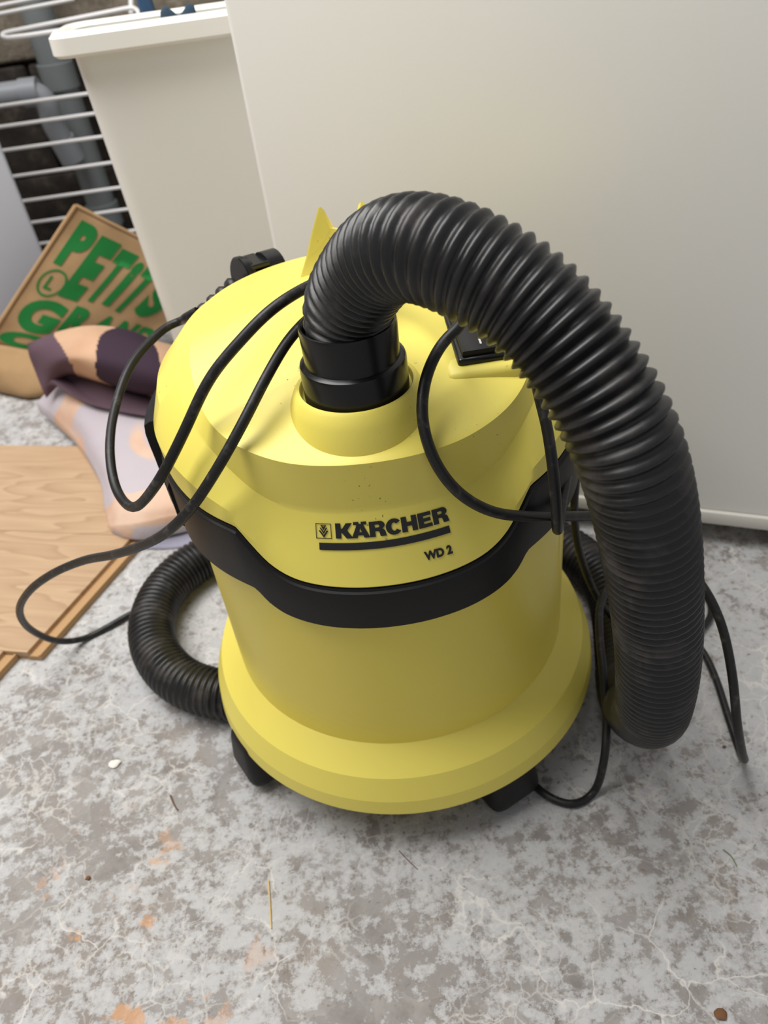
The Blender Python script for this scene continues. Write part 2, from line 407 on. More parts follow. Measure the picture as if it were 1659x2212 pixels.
# ------------------------------------------------------------------ tall white bin
def rrect(x0, x1, y0, y1, r, n=7):
    P = []
    for (cx_, cy_, a0) in ((x1-r, y0+r, -90), (x1-r, y1-r, 0), (x0+r, y1-r, 90), (x0+r, y0+r, 180)):
        for k in range(n):
            a = math.radians(a0+90*k/(n-1)); P.append((cx_+r*math.cos(a), cy_+r*math.sin(a)))
    return P
def loft(rings, cap0=True, cap1=False):
    V, Fc = [], []; n = len(rings[0])
    for r in rings: V += r
    for i in range(len(rings)-1):
        for k in range(n):
            k2 = (k+1) % n; Fc.append((i*n+k, i*n+k2, (i+1)*n+k2, (i+1)*n+k))
    if cap0: Fc.append(tuple(range(n))[::-1])
    if cap1: Fc.append(tuple((len(rings)-1)*n+k for k in range(n)))
    return V, Fc
BX0, BX1, BY0, BY1 = -0.254, -0.046, 0.452, 0.520
bn = empty('tall_bin', ((BX0+BX1)/2, (BY0+BY1)/2, 0)); OB = Vector(bn.location)
def binring(z, ins, r=0.020, grow=0.0):
    f_ = (0.51-z)/0.51*0.014
    return [(x-OB.x, y-OB.y, z) for x, y in rrect(BX0+f_+ins-grow, BX1-f_-ins+grow, BY0+f_+ins-grow, BY1-f_-ins+grow, r)]
V, Fc = loft([binring(0.0, 0.004), binring(0.006, 0.0), binring(0.15, 0), binring(0.30, 0), binring(0.503, 0), binring(0.503, 0.0025), binring(0.3, 0.0025), binring(0.012, 0.0025)], True, True)
mesh_obj('bin_body', V, Fc, M['bin'], bn)
V, Fc = loft([binring(0.492, 0.002), binring(0.491, 0, 0.02, 0.014), binring(0.494, 0, 0.02, 0.0165), binring(0.509, 0, 0.02, 0.0155), binring(0.5135, 0, 0.02, 0.011), binring(0.5135, 0, 0.02, 0.002), binring(0.510, 0.002), binring(0.492, 0.002)], False, False)
mesh_obj('rim', V, Fc, M['bin_rim'], bn)
tag(bn, 'tall white plastic bin with a thick rolled rim beside the freezer', 'bin')
# blue pole and dark cloth standing in the bin
C = resample(crom([(-0.177, 0.640, 0.004), (-0.192, 0.645, 0.35), (-0.204, 0.65, 0.62), (-0.223, 0.66, 1.10)], 10), 0.02)
V, Fc = tube(C, 0.0095, 16); tag(mesh_obj('broom_pole', V, Fc, M['blue_steel']), 'blue round broom pole standing behind the tall white bin', 'broom')
rows = []
for i in range(5):
    row = []
    for j in range(7):
        x = -0.158+0.006*j; y = 0.470+0.0075*i
        row.append(Vector((x, y, 0.43+0.090*math.sin(PI*(i+0.6)/5.2)*(0.95+0.05*math.sin(j*1.5)))))
    rows.append(row)
G = patch(rows, 4, 4); nr, nc = len(G), len(G[0]); V = [p for r in G for p in r]; Fc = grid_faces(nr, nc)
cl = mesh_obj('bundled_cloth', V, Fc, M['blue_cloth'], angle=80)
sm = cl.modifiers.new('thickness', 'SOLIDIFY'); sm.thickness = 0.004
tag(cl, 'dark blue cloth bundled inside the tall white bin', 'cloth')

# ------------------------------------------------------------------ second appliance, drying rack, pipes
AE = Vector((-0.512, 0.86, 0)); AD = Vector((0.93, 0.36, 0)).normalized(); AN = Vector((AD.y, -AD.x, 0))
ap = empty('white_panel', AE)
ap.matrix_world = Matrix(((AD.x, -AN.x, 0, AE.x), (AD.y, -AN.y, 0, AE.y), (0, 0, 1, 0), (0, 0, 0, 1)))
bm = bmesh.new(); box_bm(bm, (-0.60, 0, 0.02), (0, 0.03, 0.85), 0.005, 3); bm_obj('board', bm, M['appliance'], ap)
bm = bmesh.new(); box_bm(bm, (-0.58, 0.008, 0.0), (-0.02, 0.024, 0.022)); bm_obj('base_shade_strip', bm, M['dark_gap'], ap, False)  # dark strip added as the shadow under the board
tag(ap, 'cool white upright panel standing behind the jute bag', 'panel')

rk = empty('drying_rack', (-0.45, 1.05, 0)); RO = Vector(rk.location)
def wire(name, pts, r, parent=rk, n=8):
    C = [p-RO for p in (crom(pts, n) if len(pts) > 2 else [Vector(p) for p in pts])]
    V, Fc = tube(C, r, 8); return mesh_obj(name, V, Fc, M['wire'], parent)
def ony(px, py, Y):
    d_ = FWD + RGT*((px-CX)/F_PX) - UPV*((py-CY)/F_PX); return CAM + d_*((Y-CAM.y)/d_.y)
RX0, RX1 = -0.80, -0.235
# hanging wing: horizontal wires between two uprights
for (py) in (230, 275, 327, 386, 438, 487, 535):
    z = ony(0 if py < 400 else 30, py, 1.0).z
    wire('wire', [(RX0, 1.0, z), (RX1, 1.0, z+0.001)], 0.0030)
for x in (RX0, RX1): wire('upright', [(x, 1.0, 0.0), (x, 1.0, 0.47)], 0.0055)
# folded upper wing: two flat loops of frame with wires between
def loop(px_l, py_l, px_r, py_r, Y, dy, name):
    a, b = ony(px_l, py_l, Y), ony(px_r, py_r, Y); c, d = ony(px_l+12, py_l+11, Y-dy), ony(px_r+6, py_r+26, Y-dy)
    e = (b-a).normalized(); r_ = 0.012
    P = [a.lerp(b, 0.5), a.lerp(b, 0.8), b-e*r_*1.3, b-e*r_*0.4+(d-b)*0.12, b.lerp(d, 0.5), d-e*r_*0.4+(b-d)*0.12, d-e*r_*1.3, d.lerp(c, 0.2), d.lerp(c, 0.5), d.lerp(c, 0.8), c+e*r_*1.3, c+e*r_*0.4+(a-c)*0.12, a.lerp(c, 0.5), a+e*r_*0.4+(c-a)*0.12, a+e*r_*1.3, a.lerp(b, 0.2), a.lerp(b, 0.5)]
    wire(name, P, 0.0034)
loop(0, 73, 296, 14, 1.0, 0.02, 'wing_frame')
for (p0, p1, Y) in (((-60, 42), (160, -2), 1.06), ((-60, 24), (120, -12), 1.10)):
    wire('wire', [ony(*p0, Y), ony(*p1, Y)], 0.0030)
z_ = ony(160, -2, 1.06).z
for x in (-0.735, -0.29):
    wire('wing_strut', [(x, 1.0, 0.47), (x, 1.06, z_), (x, 1.10, z_+0.006)], 0.004)
tag(rk, 'white coated wire clothes drying rack folded against the block wall', 'drying rack')

def pipe(name, pts, r, mat, parent=None, n=10):
    C = resample(crom(pts, n), 0.012); V, Fc = tube(C, r, 24); return mesh_obj(name, V, Fc, mat, parent, angle=60)
pp = empty('drain_pipe', (-0.46, 1.2, 0))
def vert_at(px, py, Y): return ony(px, py, Y)
PX = ony(122, 165, 1.2)
off = Vector(pp.location)
pipe('pipe', [Vector((PX.x, 1.215, z))-off for z in (0.0, 0.5, 1.2, 2.4)], 0.029, M['pvc'], pp)
V, Fc = lathe([(0.029, PX.z-0.024), (0.0335, PX.z-0.022), (0.0335, PX.z+0.020), (0.029, PX.z+0.021)], 28, PX.x-off.x, 1.215-off.y)
mesh_obj('socket_joint', V, Fc, M['pvc'], pp)
V, Fc = lathe([(0.029, 0.10), (0.0335, 0.102), (0.0335, 0.145), (0.029, 0.147)], 28, PX.x-off.x, 1.215-off.y)
mesh_obj('socket_joint', V, Fc, M['pvc'], pp)
tag(pp, 'thick dark grey vertical drain pipe with a socket joint on the wall', 'pipe')
q1 = ony(-60, 215, 1.13); q2 = ony(60, 200, 1.13); q3 = ony(98, 215, 1.13); q4 = ony(112, 262, 1.14); q5 = ony(140, 312, 1.15); q6 = ony(158, 330, 1.155)
wp = empty('waste_pipe', (q3.x, 1.13, 0)); off2 = Vector(wp.location)
left_end = q1+(q1-q2)*6
C = resample(smooth_pts(resample(crom([left_end, q1, q2, q3, q4, q5], 12), 0.006), 6), 0.006)
V, Fc = tube([p-off2 for p in C], 0.0205, 20); mesh_obj('pipe', V, Fc, M['pvc_light'], wp, angle=60)
C = [p-off2 for p in (q2-(q2-q1).normalized()*0.01, q2+(q2-q1).normalized()*0.022)]
V, Fc = tube(C, 0.0235, 20); mesh_obj('collar', V, Fc, M['pvc_light'], wp, angle=60)
C = [p-off2 for p in (q5-(q5-q4).normalized()*0.012, q5+(q5-q4).normalized()*0.03)]
V, Fc = tube(C, 0.024, 20); mesh_obj('collar', V, Fc, M['pvc_light'], wp, angle=60)
tag(wp, 'light grey waste pipe bending down in front of the thick drain pipe', 'pipe')

# ------------------------------------------------------------------ laminate planks
pdir = Vector((0.965, -0.262, 0)).normalized(); pw = Vector((0.262, 0.965, 0)).normalized()
edge0 = Vector((-0.373, 0.083, 0)); edir = Vector((-0.064, -0.134, 0)).normalized()*-1
def plank(origin, length, width, mat, label, T=0.012, z0=0.0):
    o = empty('laminate_plank', origin+Vector((0, 0, z0)))
    ang = math.atan2(pdir.y, pdir.x); o.rotation_euler = (0, 0, ang)
    skew = 0.19                      # the cut end runs at a slant
    def q(x, y): return (x+skew*y, y)
    def prism(name, pts, za, zb, mt, bev=0.0008):
        bm = bmesh.new(); lo = [bm.verts.new((*p, za)) for p in pts]; hi = [bm.verts.new((*p, zb)) for p in pts]
        n = len(pts); bm.faces.new(lo[::-1]); bm.faces.new(hi)
        for i in range(n): bm.faces.new((lo[i], lo[(i+1) % n], hi[(i+1) % n], hi[i]))
        return bm_obj(name, bm, mt, o, False)
    prism('deck', [q(-length, 0), q(0, 0), q(0, width), q(-length, width)], 0.006, T, mat)
    prism('core', [q(-length, 0.001), q(-0.002, 0.001), q(-0.002, width-0.001), q(-length, width-0.001)], 0.0, 0.006, M['hdf'])
    prism('tongue', [q(-0.002, 0.0), q(0.014, 0.0), q(0.014, width), q(-0.002, width)], 0.001, 0.0065, M['hdf'])
    prism('lip', [q(0.0115, 0.0), q(0.014, 0.0), q(0.014, width), q(0.0115, width)], 0.0065, 0.0085, M['hdf'])
    tag(o, label, 'plank', 'laminate planks on the floor')
    return o
e1 = Vector((-0.392, 0.090, 0))
PWD = 0.187
plank(e1, 0.75, PWD, M['oak'], 'oak laminate plank lying between two others on the floor')
o_far = e1 + pw*(PWD+0.0006) + pdir*(0.19*PWD)
plank(o_far, 0.80, PWD, M['oak2'], 'oak laminate plank reaching under the mauve towel')
o_near = e1 - pw*(PWD+0.0005) - pdir*(0.19*PWD+0.028)
plank(o_near, 0.60, PWD, M['oak3'], 'oak laminate plank with its end set back, nearest the power cord loop')

# ------------------------------------------------------------------ jute bag
bg = empty('jute_bag', (-0.5, 0.74, 0)); bo = Vector(bg.location)
TL, TR, BL, BR = Vector((-0.405, 0.780, 0.262)), Vector((-0.215, 0.815, 0.098)), Vector((-0.600, 0.717, 0.090)), Vector((-0.410, 0.745, 0.004))
def bagpt(u, v, out=0.0):
    p = (TL*(1-u)+TR*u)*(1-v)+(BL*(1-u)+BR*u)*v
    n = (TR-TL).cross(BL-TL).normalized()
    if n.y > 0: n = -n
    bul = 0.010*math.sin(PI*min(1, max(0, u)))*math.sin(PI*min(1, max(0, v)))+0.003*mnoise.noise(Vector((u*5, v*5, 1.3)))
    return p+n*(bul+out)-bo
NUV = 24
V = [bagpt(j/NUV, i/NUV) for i in range(NUV+1) for j in range(NUV+1)]
front = mesh_obj('front_panel', V, grid_faces(NUV+1, NUV+1), M['jute'], bg, angle=80)
s_ = front.modifiers.new('thickness', 'SOLIDIFY'); s_.thickness = 0.0025; s_.offset = 0
# bottom gusset, folding forward to the floor
r0 = [bagpt(u, 1.0)+bo for u in (0, 0.25, 0.5, 0.75, 1.0)]
g1 = [Vector((-0.625, 0.715, 0.055)), Vector((-0.572, 0.688, 0.045)), Vector((-0.525, 0.69, 0.035)), Vector((-0.46, 0.71, 0.022)), Vector((-0.40, 0.735, 0.006))]
g2 = [Vector((-0.640, 0.735, 0.002)), Vector((-0.590, 0.700, 0.003)), Vector((-0.540, 0.676, 0.003)), Vector((-0.47, 0.705, 0.003)), Vector((-0.395, 0.74, 0.003))]
g3 = [Vector((-0.600, 0.80, 0.003)), Vector((-0.550, 0.79, 0.003)), Vector((-0.50, 0.78, 0.003)), Vector((-0.44, 0.78, 0.003)), Vector((-0.38, 0.79, 0.003))]
G = patch([r0, g1, g2, g3], 5, 5); V = [p-bo for r in G for p in r]
gs = mesh_obj('bottom_gusset', V, grid_faces(len(G), len(G[0])), M['jute'], bg, angle=80)
s_ = gs.modifiers.new('thickness', 'SOLIDIFY'); s_.thickness = 0.002
# back panel leaning away
V = [bagpt(j/8, i/8, -0.035*(math.sin(PI*min(1, i/8*0.8+0.1)))) for i in range(9) for j in range(9)]
bk = mesh_obj('back_panel', V, grid_faces(9, 9), M['jute'], bg, angle=80)
s_ = bk.modifiers.new('thickness', 'SOLIDIFY'); s_.thickness = 0.002; s_.offset = -1
# side seam welt
V, Fc = tube([bagpt(0.0, i/20, 0.001) for i in range(21)], 0.0035, 8); mesh_obj('side_seam', V, Fc, M['jute'], bg)
V, Fc = tube([bagpt(i/20, 0.0, 0.001) for i in range(21)], 0.003, 8); mesh_obj('top_hem', V, Fc, M['jute'], bg)
def bag_print(bm, x0, y0, sx, sy, name='printed_letter', bend=None):
    """place flat letters: bm unit box -> (u, v) box on the front panel; v grows downwards"""
    slice_x(bm, 0.12)
    for vtx in bm.verts:
        X, Y = vtx.co.x, vtx.co.y
        u = x0+sx*X; v = y0-sy*Y
        if bend: u, v = bend(u, v, X, Y)
        vtx.co = bagpt(u, v, 0.0024)
    me = bpy.data.meshes.new(name); bm.to_mesh(me); bm.free(); return finish(name, me, M['green_ink'], bg, False)
def unit(ch, fat=0.05):
    bm = text_mesh(ch, 1.0, fat)
    xs = [v.co.x for v in bm.verts]; ys = [v.co.y for v in bm.verts]
    for vtx in bm.verts: vtx.co = Vector(((vtx.co.x-min(xs))/(max(xs)-min(xs)), (vtx.co.y-min(ys))/(max(ys)-min(ys)), 0))
    return bm
# word on the first line, then the second and the start of the third
for ch, x0, x1, yb, yt in (('P', .07, .20, .37, .06), ('E', .215, .345, .56, .09), ('T', .36, .47, .53, .11), ('i', .485, .54, .52, .14), ('T', .555, .67, .54, .12), ('S', .69, .84, .52, .14)):
    bag_print(unit(ch, 0.06), x0, yb, x1-x0, yb-yt)
for ch, x0, x1, yb, yt in (('G', .075, .34, .86, .605), ('R', .365, .52, .80, .585), ('A', .535, .68, .79, .59), ('N', .70, .83, .78, .59), ('D', .85, .97, .78, .6)):
    bag_print(unit(ch, 0.06), x0, yb, x1-x0, yb-yt)
bag_print(unit('C', 0.07), .05, 0.99, .30, .115)
def ringloop(r, n=40): return [(math.cos(2*PI*k/n)*r+0.5, math.sin(2*PI*k/n)*r+0.5) for k in range(n)]
bag_print(poly_bm([ringloop(0.5), ringloop(0.43)]), .055, .595, .165, .20, 'printed_ring')
bag_print(unit('L', 0.02), .105, .545, .05, .095)
tag(bg, 'jute shopping bag with green lettering slumped on the floor behind the patterned cushion', 'bag')

# ------------------------------------------------------------------ towel and cushion
def cloth(name, rows, mat, z_floor=None, parent=None, nu=8, nv=8, thick=0.006, wr=0.003, wsc=30, angle=80):
    G = patch(rows, nu, nv)
    V = []
    for r in G:
        for p in r:
            V.append(p+Vector((0, 0, wr*mnoise.noise(p*wsc))))
    return V, grid_faces(len(G), len(G[0])), len(G), len(G[0])
def skirt(V, Fc, nr, nc, z=0.0008):
    V = list(V); Fc = list(Fc)
    bd = [j for j in range(nc)]+[i*nc+nc-1 for i in range(1, nr)]+[(nr-1)*nc+j for j in range(nc-2, -1, -1)]+[i*nc for i in range(nr-2, 0, -1)]
    s0 = len(V)
    for k in bd: V.append(Vector((V[k].x, V[k].y, z)))
    n = len(bd)
    for i in range(n): Fc.append((bd[i], s0+i, s0+(i+1) % n, bd[(i+1) % n]))
    Fc.append(tuple(s0+i for i in range(n))[::-1])
    return V, Fc
tw = empty('towel', (-0.34, 0.42, 0)); to = Vector(tw.location)
P = lambda px, py, z: onz(px, py, z)
rowsT = [
    [P(78, 872, 0.030), P(125, 828, 0.062), P(200, 815, 0.075), P(290, 845, 0.075), P(380, 860, 0.07)],
    [P(108, 895, 0.030), P(150, 872, 0.062), P(225, 870, 0.072), P(310, 890, 0.072), P(400, 905, 0.065)],
    [P(160, 945, 0.030), P(195, 935, 0.055), P(255, 935, 0.064), P(330, 950, 0.062), P(410, 960, 0.055)],
    [P(212, 1030, 0.026), P(235, 1025, 0.045), P(280, 1022, 0.055), P(345, 1030, 0.053), P(420, 1035, 0.048)],
    [P(226, 1098, 0.022), P(250, 1090, 0.042), P(292, 1088, 0.050), P(355, 1085, 0.050), P(430, 1080, 0.046)],
    [P(238, 1142, 0.019), P(262, 1140, 0.030), P(300, 1132, 0.038), P(360, 1118, 0.040), P(440, 1105, 0.038)]]
V, Fc, nr, nc = cloth('t', rowsT, M['towel'], wr=0.005, wsc=22)
V, Fc = skirt(V, Fc, nr, nc, 0.0135)
mesh_obj('top_fold', [p-to for p in V], Fc, M['towel'], tw, angle=70)
rowsB = [
    [P(292, 1110, 0.012), P(325, 1110, 0.014), P(370, 1105, 0.014), P(450, 1100, 0.014)],
    [P(284, 1150, 0.010), P(322, 1150, 0.013), P(372, 1140, 0.013), P(455, 1130, 0.013)],
    [P(283, 1183, 0.002), P(325, 1184, 0.003), P(385, 1181, 0.003), P(462, 1165, 0.003)]]
V, Fc, nr, nc = cloth('t', rowsB, M['towel_back'], wr=0.002)
V, Fc = skirt(V, Fc, nr, nc, 0.0008); mesh_obj('lower_fold', [p-to for p in V], Fc, M['towel_back'], tw, angle=70)
tag(tw, 'pale mauve folded towel with orange pattern lying beside the laminate planks', 'towel')
cu = empty('cushion', (-0.38, 0.63, 0)); co = Vector(cu.location)
rowsC = [
    [P(60, 742, 0.135), P(130, 715, 0.150), P(200, 703, 0.16), P(275, 712, 0.15), P(335, 735, 0.14), P(372, 745, 0.13)],
    [P(62, 765, 0.120), P(130, 738, 0.155), P(200, 728, 0.165), P(280, 740, 0.16), P(340, 760, 0.15), P(372, 770, 0.14)],
    [P(75, 800, 0.095), P(135, 775, 0.145), P(205, 775, 0.155), P(285, 790, 0.15), P(345, 805, 0.14), P(372, 812, 0.13)],
    [P(90, 838, 0.075), P(140, 800, 0.115), P(205, 812, 0.125), P(285, 835, 0.12), P(345, 845, 0.115), P(372, 848, 0.11)],
    [P(100, 860, 0.060), P(150, 815, 0.085), P(215, 826, 0.09), P(290, 850, 0.085), P(345, 860, 0.08), P(372, 862, 0.08)]]
G = patch(rowsC, 22, 20); nr, nc = len(G), len(G[0])
V = [p-co for r in G for p in r]
cb = mesh_obj('cover', V, grid_faces(nr, nc), M['cushion'], cu, angle=80)
cb.data.materials.append(M['cushion_plum']); cb.data.materials.append(M['mauve'])
for pl in cb.data.polygons:
    i, j = divmod(pl.index, nc-1); u, v = j/(nc-2), i/(nr-2)
    if ((u-0.61+0.05*(v-0.5))/0.205)**2+((v-0.50)/0.58)**2 < 1: pl.material_index = 1
    elif u < 0.20-0.04*math.cos(v*5) or (v > 0.62 and u < 0.26): pl.material_index = 2
# underside of the cushion
V2 = [(p+co)*1.0 for p in V]
under = []
for r_i in range(nr):
    for c_i in range(nc):
        p = V2[r_i*nc+c_i]; edge = max(abs(r_i/(nr-1)-0.5), abs(c_i/(nc-1)-0.5))*2
        under.append(Vector((p.x, p.y, p.z*edge**6+(1-edge**6)*0.078 if p.z > 0.078 else p.z))-co)
mesh_obj('underside', under, [f[::-1] for f in grid_faces(nr, nc)], M['mauve'], cu, angle=80)
tag(cu, 'plum and peach patterned cushion lying on the towel in front of the jute bag', 'cushion')

# ================================================================== the vacuum cleaner
vac = empty('wet_dry_vacuum', (0, 0, 0))
NA = 288
def ring_pts(f):
    """f(theta degrees 0..180, front = 0) -> (r, z); mirrored left to right"""
    out = []
    for k in range(NA):
        a = 360.0*k/NA; th = a if a <= 180 else 360-a
        r, z = f(th); out.append(Vector((r*math.sin(math.radians(a)), -r*math.cos(math.radians(a)), z)))
    return out
def ring_loft(rings, cap_first=False, cap_last=False):
    V, Fc = [], []
    for r in rings: V += r
    for i in range(len(rings)-1):
        for k in range(NA):
            k2 = (k+1) % NA; Fc.append((i*NA+k, i*NA+k2, (i+1)*NA+k2, (i+1)*NA+k))
    if cap_first: Fc.append(tuple(range(NA))[::-1])
    if cap_last: Fc.append(tuple((len(rings)-1)*NA+k for k in range(NA)))
    return V, Fc

# ---- container (tub) and base ring
prof = [(0.0, 0.052), (0.128, 0.052), (0.140, 0.060), (0.1410, 0.085), (0.1412, 0.105), (0.1408, 0.16), (0.1404, 0.23), (0.1404, 0.262), (0.137, 0.262), (0.137, 0.09), (0.0, 0.088)]
V, Fc = lathe(prof, NA); tub = mesh_obj('container', V, Fc, M['yellow_tub'], vac)
# two faint vertical moulding seams on the tub
for a in (62, 67, -118, 118):
    bm = bmesh.new(); x = math.radians(a)
    box_bm(bm, (-0.0012, -0.1412, 0.10), (0.0012, -0.1395, 0.245), 0.0005, 1, Matrix.Rotation(x, 4, 'Z')); bm_obj('moulding_seam', bm, M['yellow_tub'], tub)
prof = [(0.136, 0.094), (0.1405, 0.0985), (0.1425, 0.0972), (0.1608, 0.0822), (0.1684, 0.0630), (0.1702, 0.0495), (0.1697, 0.0480), (0.1680, 0.0482), (0.1655, 0.060), (0.15, 0.074), (0.136, 0.080), (0.136, 0.094)]
V, Fc = lathe(prof, NA); mesh_obj('base_ring', V, Fc, M['yellow_base'], vac, angle=9)

# ---- black band between tub and head
E3 = [(0, .147, .2680), (10, .147, .2684), (19, .147, .2702), (25, .147, .2738), (30, .147, .2815), (34, .147, .2935), (36.6, .147, .3022), (37.4, .147, .3044), (39, .147, .3052), (50, .147, .3058), (66, .1472, .3085), (90, .1474, .310), (180, .147, .310)]
E4 = [(0, .1490, .2335), (10, .149, .2338), (20, .149, .2353), (28, .149, .2395), (32.5, .149, .2462), (35.5, .149, .2548), (37, .149, .2562), (45, .149, .2565), (60, .149, .2560), (90, .149, .2555), (180, .149, .2555)]
fE3 = lambda th: interp(E3, th); fE4 = lambda th: interp(E4, th)
def band_r(th):  # a shallow crease at the corner of the dip
    return 0.1495+0.0008*max(0.0, 1-abs(th-37)/6)
rings = [ring_pts(lambda th: (0.1395, fE4(th)[1]+0.002)), ring_pts(lambda th: (0.1480, fE4(th)[1])), ring_pts(lambda th: (0.1492, fE4(th)[1]+0.0012)),
         ring_pts(lambda th: (band_r(th), 0.6*fE4(th)[1]+0.4*fE3(th)[1])), ring_pts(lambda th: (0.1494, fE3(th)[1]-0.0052)), ring_pts(lambda th: (0.1490, fE3(th)[1]-0.0035)),
         ring_pts(lambda th: (0.1476, fE3(th)[1]-0.0026)), ring_pts(lambda th: (0.1470, fE3(th)[1]-0.0008)), ring_pts(lambda th: (0.1400, fE3(th)[1]-0.0008)), ring_pts(lambda th: (0.1395, fE4(th)[1]+0.002))]
V, Fc = ring_loft(rings); band = mesh_obj('black_band', V, Fc, M['black_plastic'], vac, angle=28)

# ---- yellow head
E2 = [(0, .1300, .3140), (20, .1300, .3142), (28, .1300, .3165), (35, .1302, .3225), (40, .1304, .3300), (48, .1302, .3420), (57, .1285, .3510), (68, .1255, .3605), (80, .1215, .3690), (90, .1190, .3755), (105, .1170, .3775), (130, .117, .3765), (180, .117, .3755)]
E1 = [(0, .1306, .3484), (20, .1306, .3489), (30, .1300, .3510), (38, .1290, .3538), (46, .1262, .3567), (55, .1215, .3600), (64, .1165, .3655), (74, .1125, .3735), (84, .1090, .3795), (95, .1080, .3820), (110, .108, .3830), (140, .108, .3820), (180, .108, .3810)]
MID = [(0, .1395, .2900), (20, .1395, .2900), (30, .1400, .2960), (37, .1440, .3110), (45, .1462, .3200), (60, .1470, .3280), (90, .1475, .3300), (180, .1475, .3300)]
MID2 = [(0, .1347, .3025), (20, .1347, .3025), (30, .1352, .3065), (37, .1372, .3180), (45, .1390, .3300), (60, .1390, .3420), (75, .1385, .3510), (90, .1375, .3560), (180, .138, .3560)]
f1 = lambda th: interp(E1, th); f2 = lambda th: interp(E2, th); fm = lambda th: interp(MID, th); fm2 = lambda th: interp(MID2, th)
def lerp2(a, b, t): return (a[0]+(b[0]-a[0])*t, a[1]+(b[1]-a[1])*t)
def lip(th):     # narrow bevelled lip above the band; widest in front
    k = max(0.0, min(1.0, (36-th)/10)); return (0.1470-0.0035*k-0.0002, fE3(th)[1]+0.0035+0.0072*k)
CROWN = Vector((0, 0.035, 0.3895))
rings = [ring_pts(lambda th: (0.143, fE3(th)[1])), ring_pts(lambda th: (0.1466, fE3(th)[1]+0.0001)), ring_pts(lambda th: (0.1470, fE3(th)[1]+0.0010)), ring_pts(lambda th: lip(th)),
         ring_pts(fm), ring_pts(fm2), ring_pts(lambda th: lerp2(f2(th), fm2(th), 0.10)), ring_pts(lambda th: f2(th)),
         ring_pts(lambda th: lerp2(f2(th), f1(th), 0.10)), ring_pts(lambda th: lerp2(f2(th), f1(th), 0.92)), ring_pts(lambda th: lerp2(f2(th), f1(th), 0.985))]
edge = ring_pts(f1)
def plateau(p, s):
    q = p.lerp(CROWN, s); q.z += 0.0075*math.sin(PI*s)*(0.35+0.65*max(0, -p.y/0.128)); return q
for s in (0.012, 0.03, 0.10, 0.2, 0.32, 0.45, 0.58, 0.7, 0.82, 0.92, 0.97):
    rings.append([plateau(p, s) for p in edge])
V, Fc = ring_loft(rings); nV = len(V); V.append(CROWN.copy()); b0 = nV-NA
for k in range(NA): Fc.append((b0+k, b0+(k+1) % NA, nV))
head = mesh_obj('head_cover', V, Fc, M['yellow_head'], vac, angle=24)

# ---- hose port: flared collar on the sloped top
PXO, PYO = -0.0055, -0.082
prof = [(0.0445, 0.330), (0.0445, 0.3475), (0.0438, 0.3520), (0.0400, 0.3640), (0.0370, 0.3705), (0.0352, 0.3722), (0.0335, 0.3722), (0.0328, 0.3712), (0.0325, 0.335)]
V, Fc = lathe(prof, 96, PXO, PYO); mesh_obj('port_collar', V, Fc, M['yellow_head'], vac, angle=40)
# the black connector of the hose, two stepped cuffs
prof = [(0.0, 0.340), (0.0308, 0.340), (0.0308, 0.3862), (0.0303, 0.3878), (0.0290, 0.3886), (0.0276, 0.3890), (0.0273, 0.3905), (0.0276, 0.4085), (0.0272, 0.4105), (0.0262, 0.4108), (0.0252, 0.4095), (0.0250, 0.395), (0.0, 0.394)]
V, Fc = lathe(prof, 80, PXO, PYO); cuff = mesh_obj('hose_connector', V, Fc, M['black_gloss'], vac, angle=30)

# ---- suction hose
HP = [Vector((PXO, PYO, 0.398)), Vector((PXO, PYO-0.001, 0.418)), at(772, 618, 0.400), at(815, 560, 0.378), at(870, 534, 0.357), at(932, 540, 0.344), at(1005, 568, 0.337), at(1098, 620, 0.333), at(1188, 698, 0.332), at(1264, 797, 0.333),
      at(1322, 890, 0.336), at(1364, 990, 0.343), at(1398, 1135, 0.369), at(1417, 1305, 0.415), at(1421, 1420, 0.453), at(1415, 1495, 0.487), at(1404, 1540, 0.535),
      Vector((0.174, -0.120, 0.072)), Vector((0.187, -0.070, 0.034)), Vector((0.205, 0.000, 0.0255)), Vector((0.212, 0.045, 0.0255)), Vector((0.204, 0.090, 0.0255)),
      Vector((0.172, 0.142, 0.0255)), Vector((0.115, 0.180, 0.0255)), Vector((0.04, 0.205, 0.0255)), Vector((-0.05, 0.217, 0.0255)), Vector((-0.14, 0.212, 0.0255)), Vector((-0.208, 0.188, 0.0255)),
      Vector((-0.246, 0.147, 0.0255)), Vector((-0.256, 0.095, 0.0255)), Vector((-0.243, 0.047, 0.0255)), Vector((-0.212, 0.008, 0.0252)), Vector((-0.172, -0.012, 0.0242)), Vector((-0.130, -0.020, 0.0238)), Vector((-0.095, -0.022, 0.0238))]
C0 = smooth_pts(resample(crom(HP, 16), 0.004), 12)
STEP = 0.00088; C0 = resample(smooth_pts(resample(C0, STEP), 8), STEP)
PITCH_R = 0.0062
def hose_r(i):
    s = i*STEP; ph = (s/PITCH_R) % 1.0
    w_ = 0.5+0.5*math.cos(2*PI*ph); w_ = w_**0.8
    base = 0.0214+0.0032*w_
    if C0[i].z < 0.03: base -= 0.0007
    if s < 0.012: base = min(base, 0.0246)
    return base
V, Fc = tube(C0, hose_r, 28); mesh_obj('suction_hose', V, Fc, M['hose'], vac, angle=75)

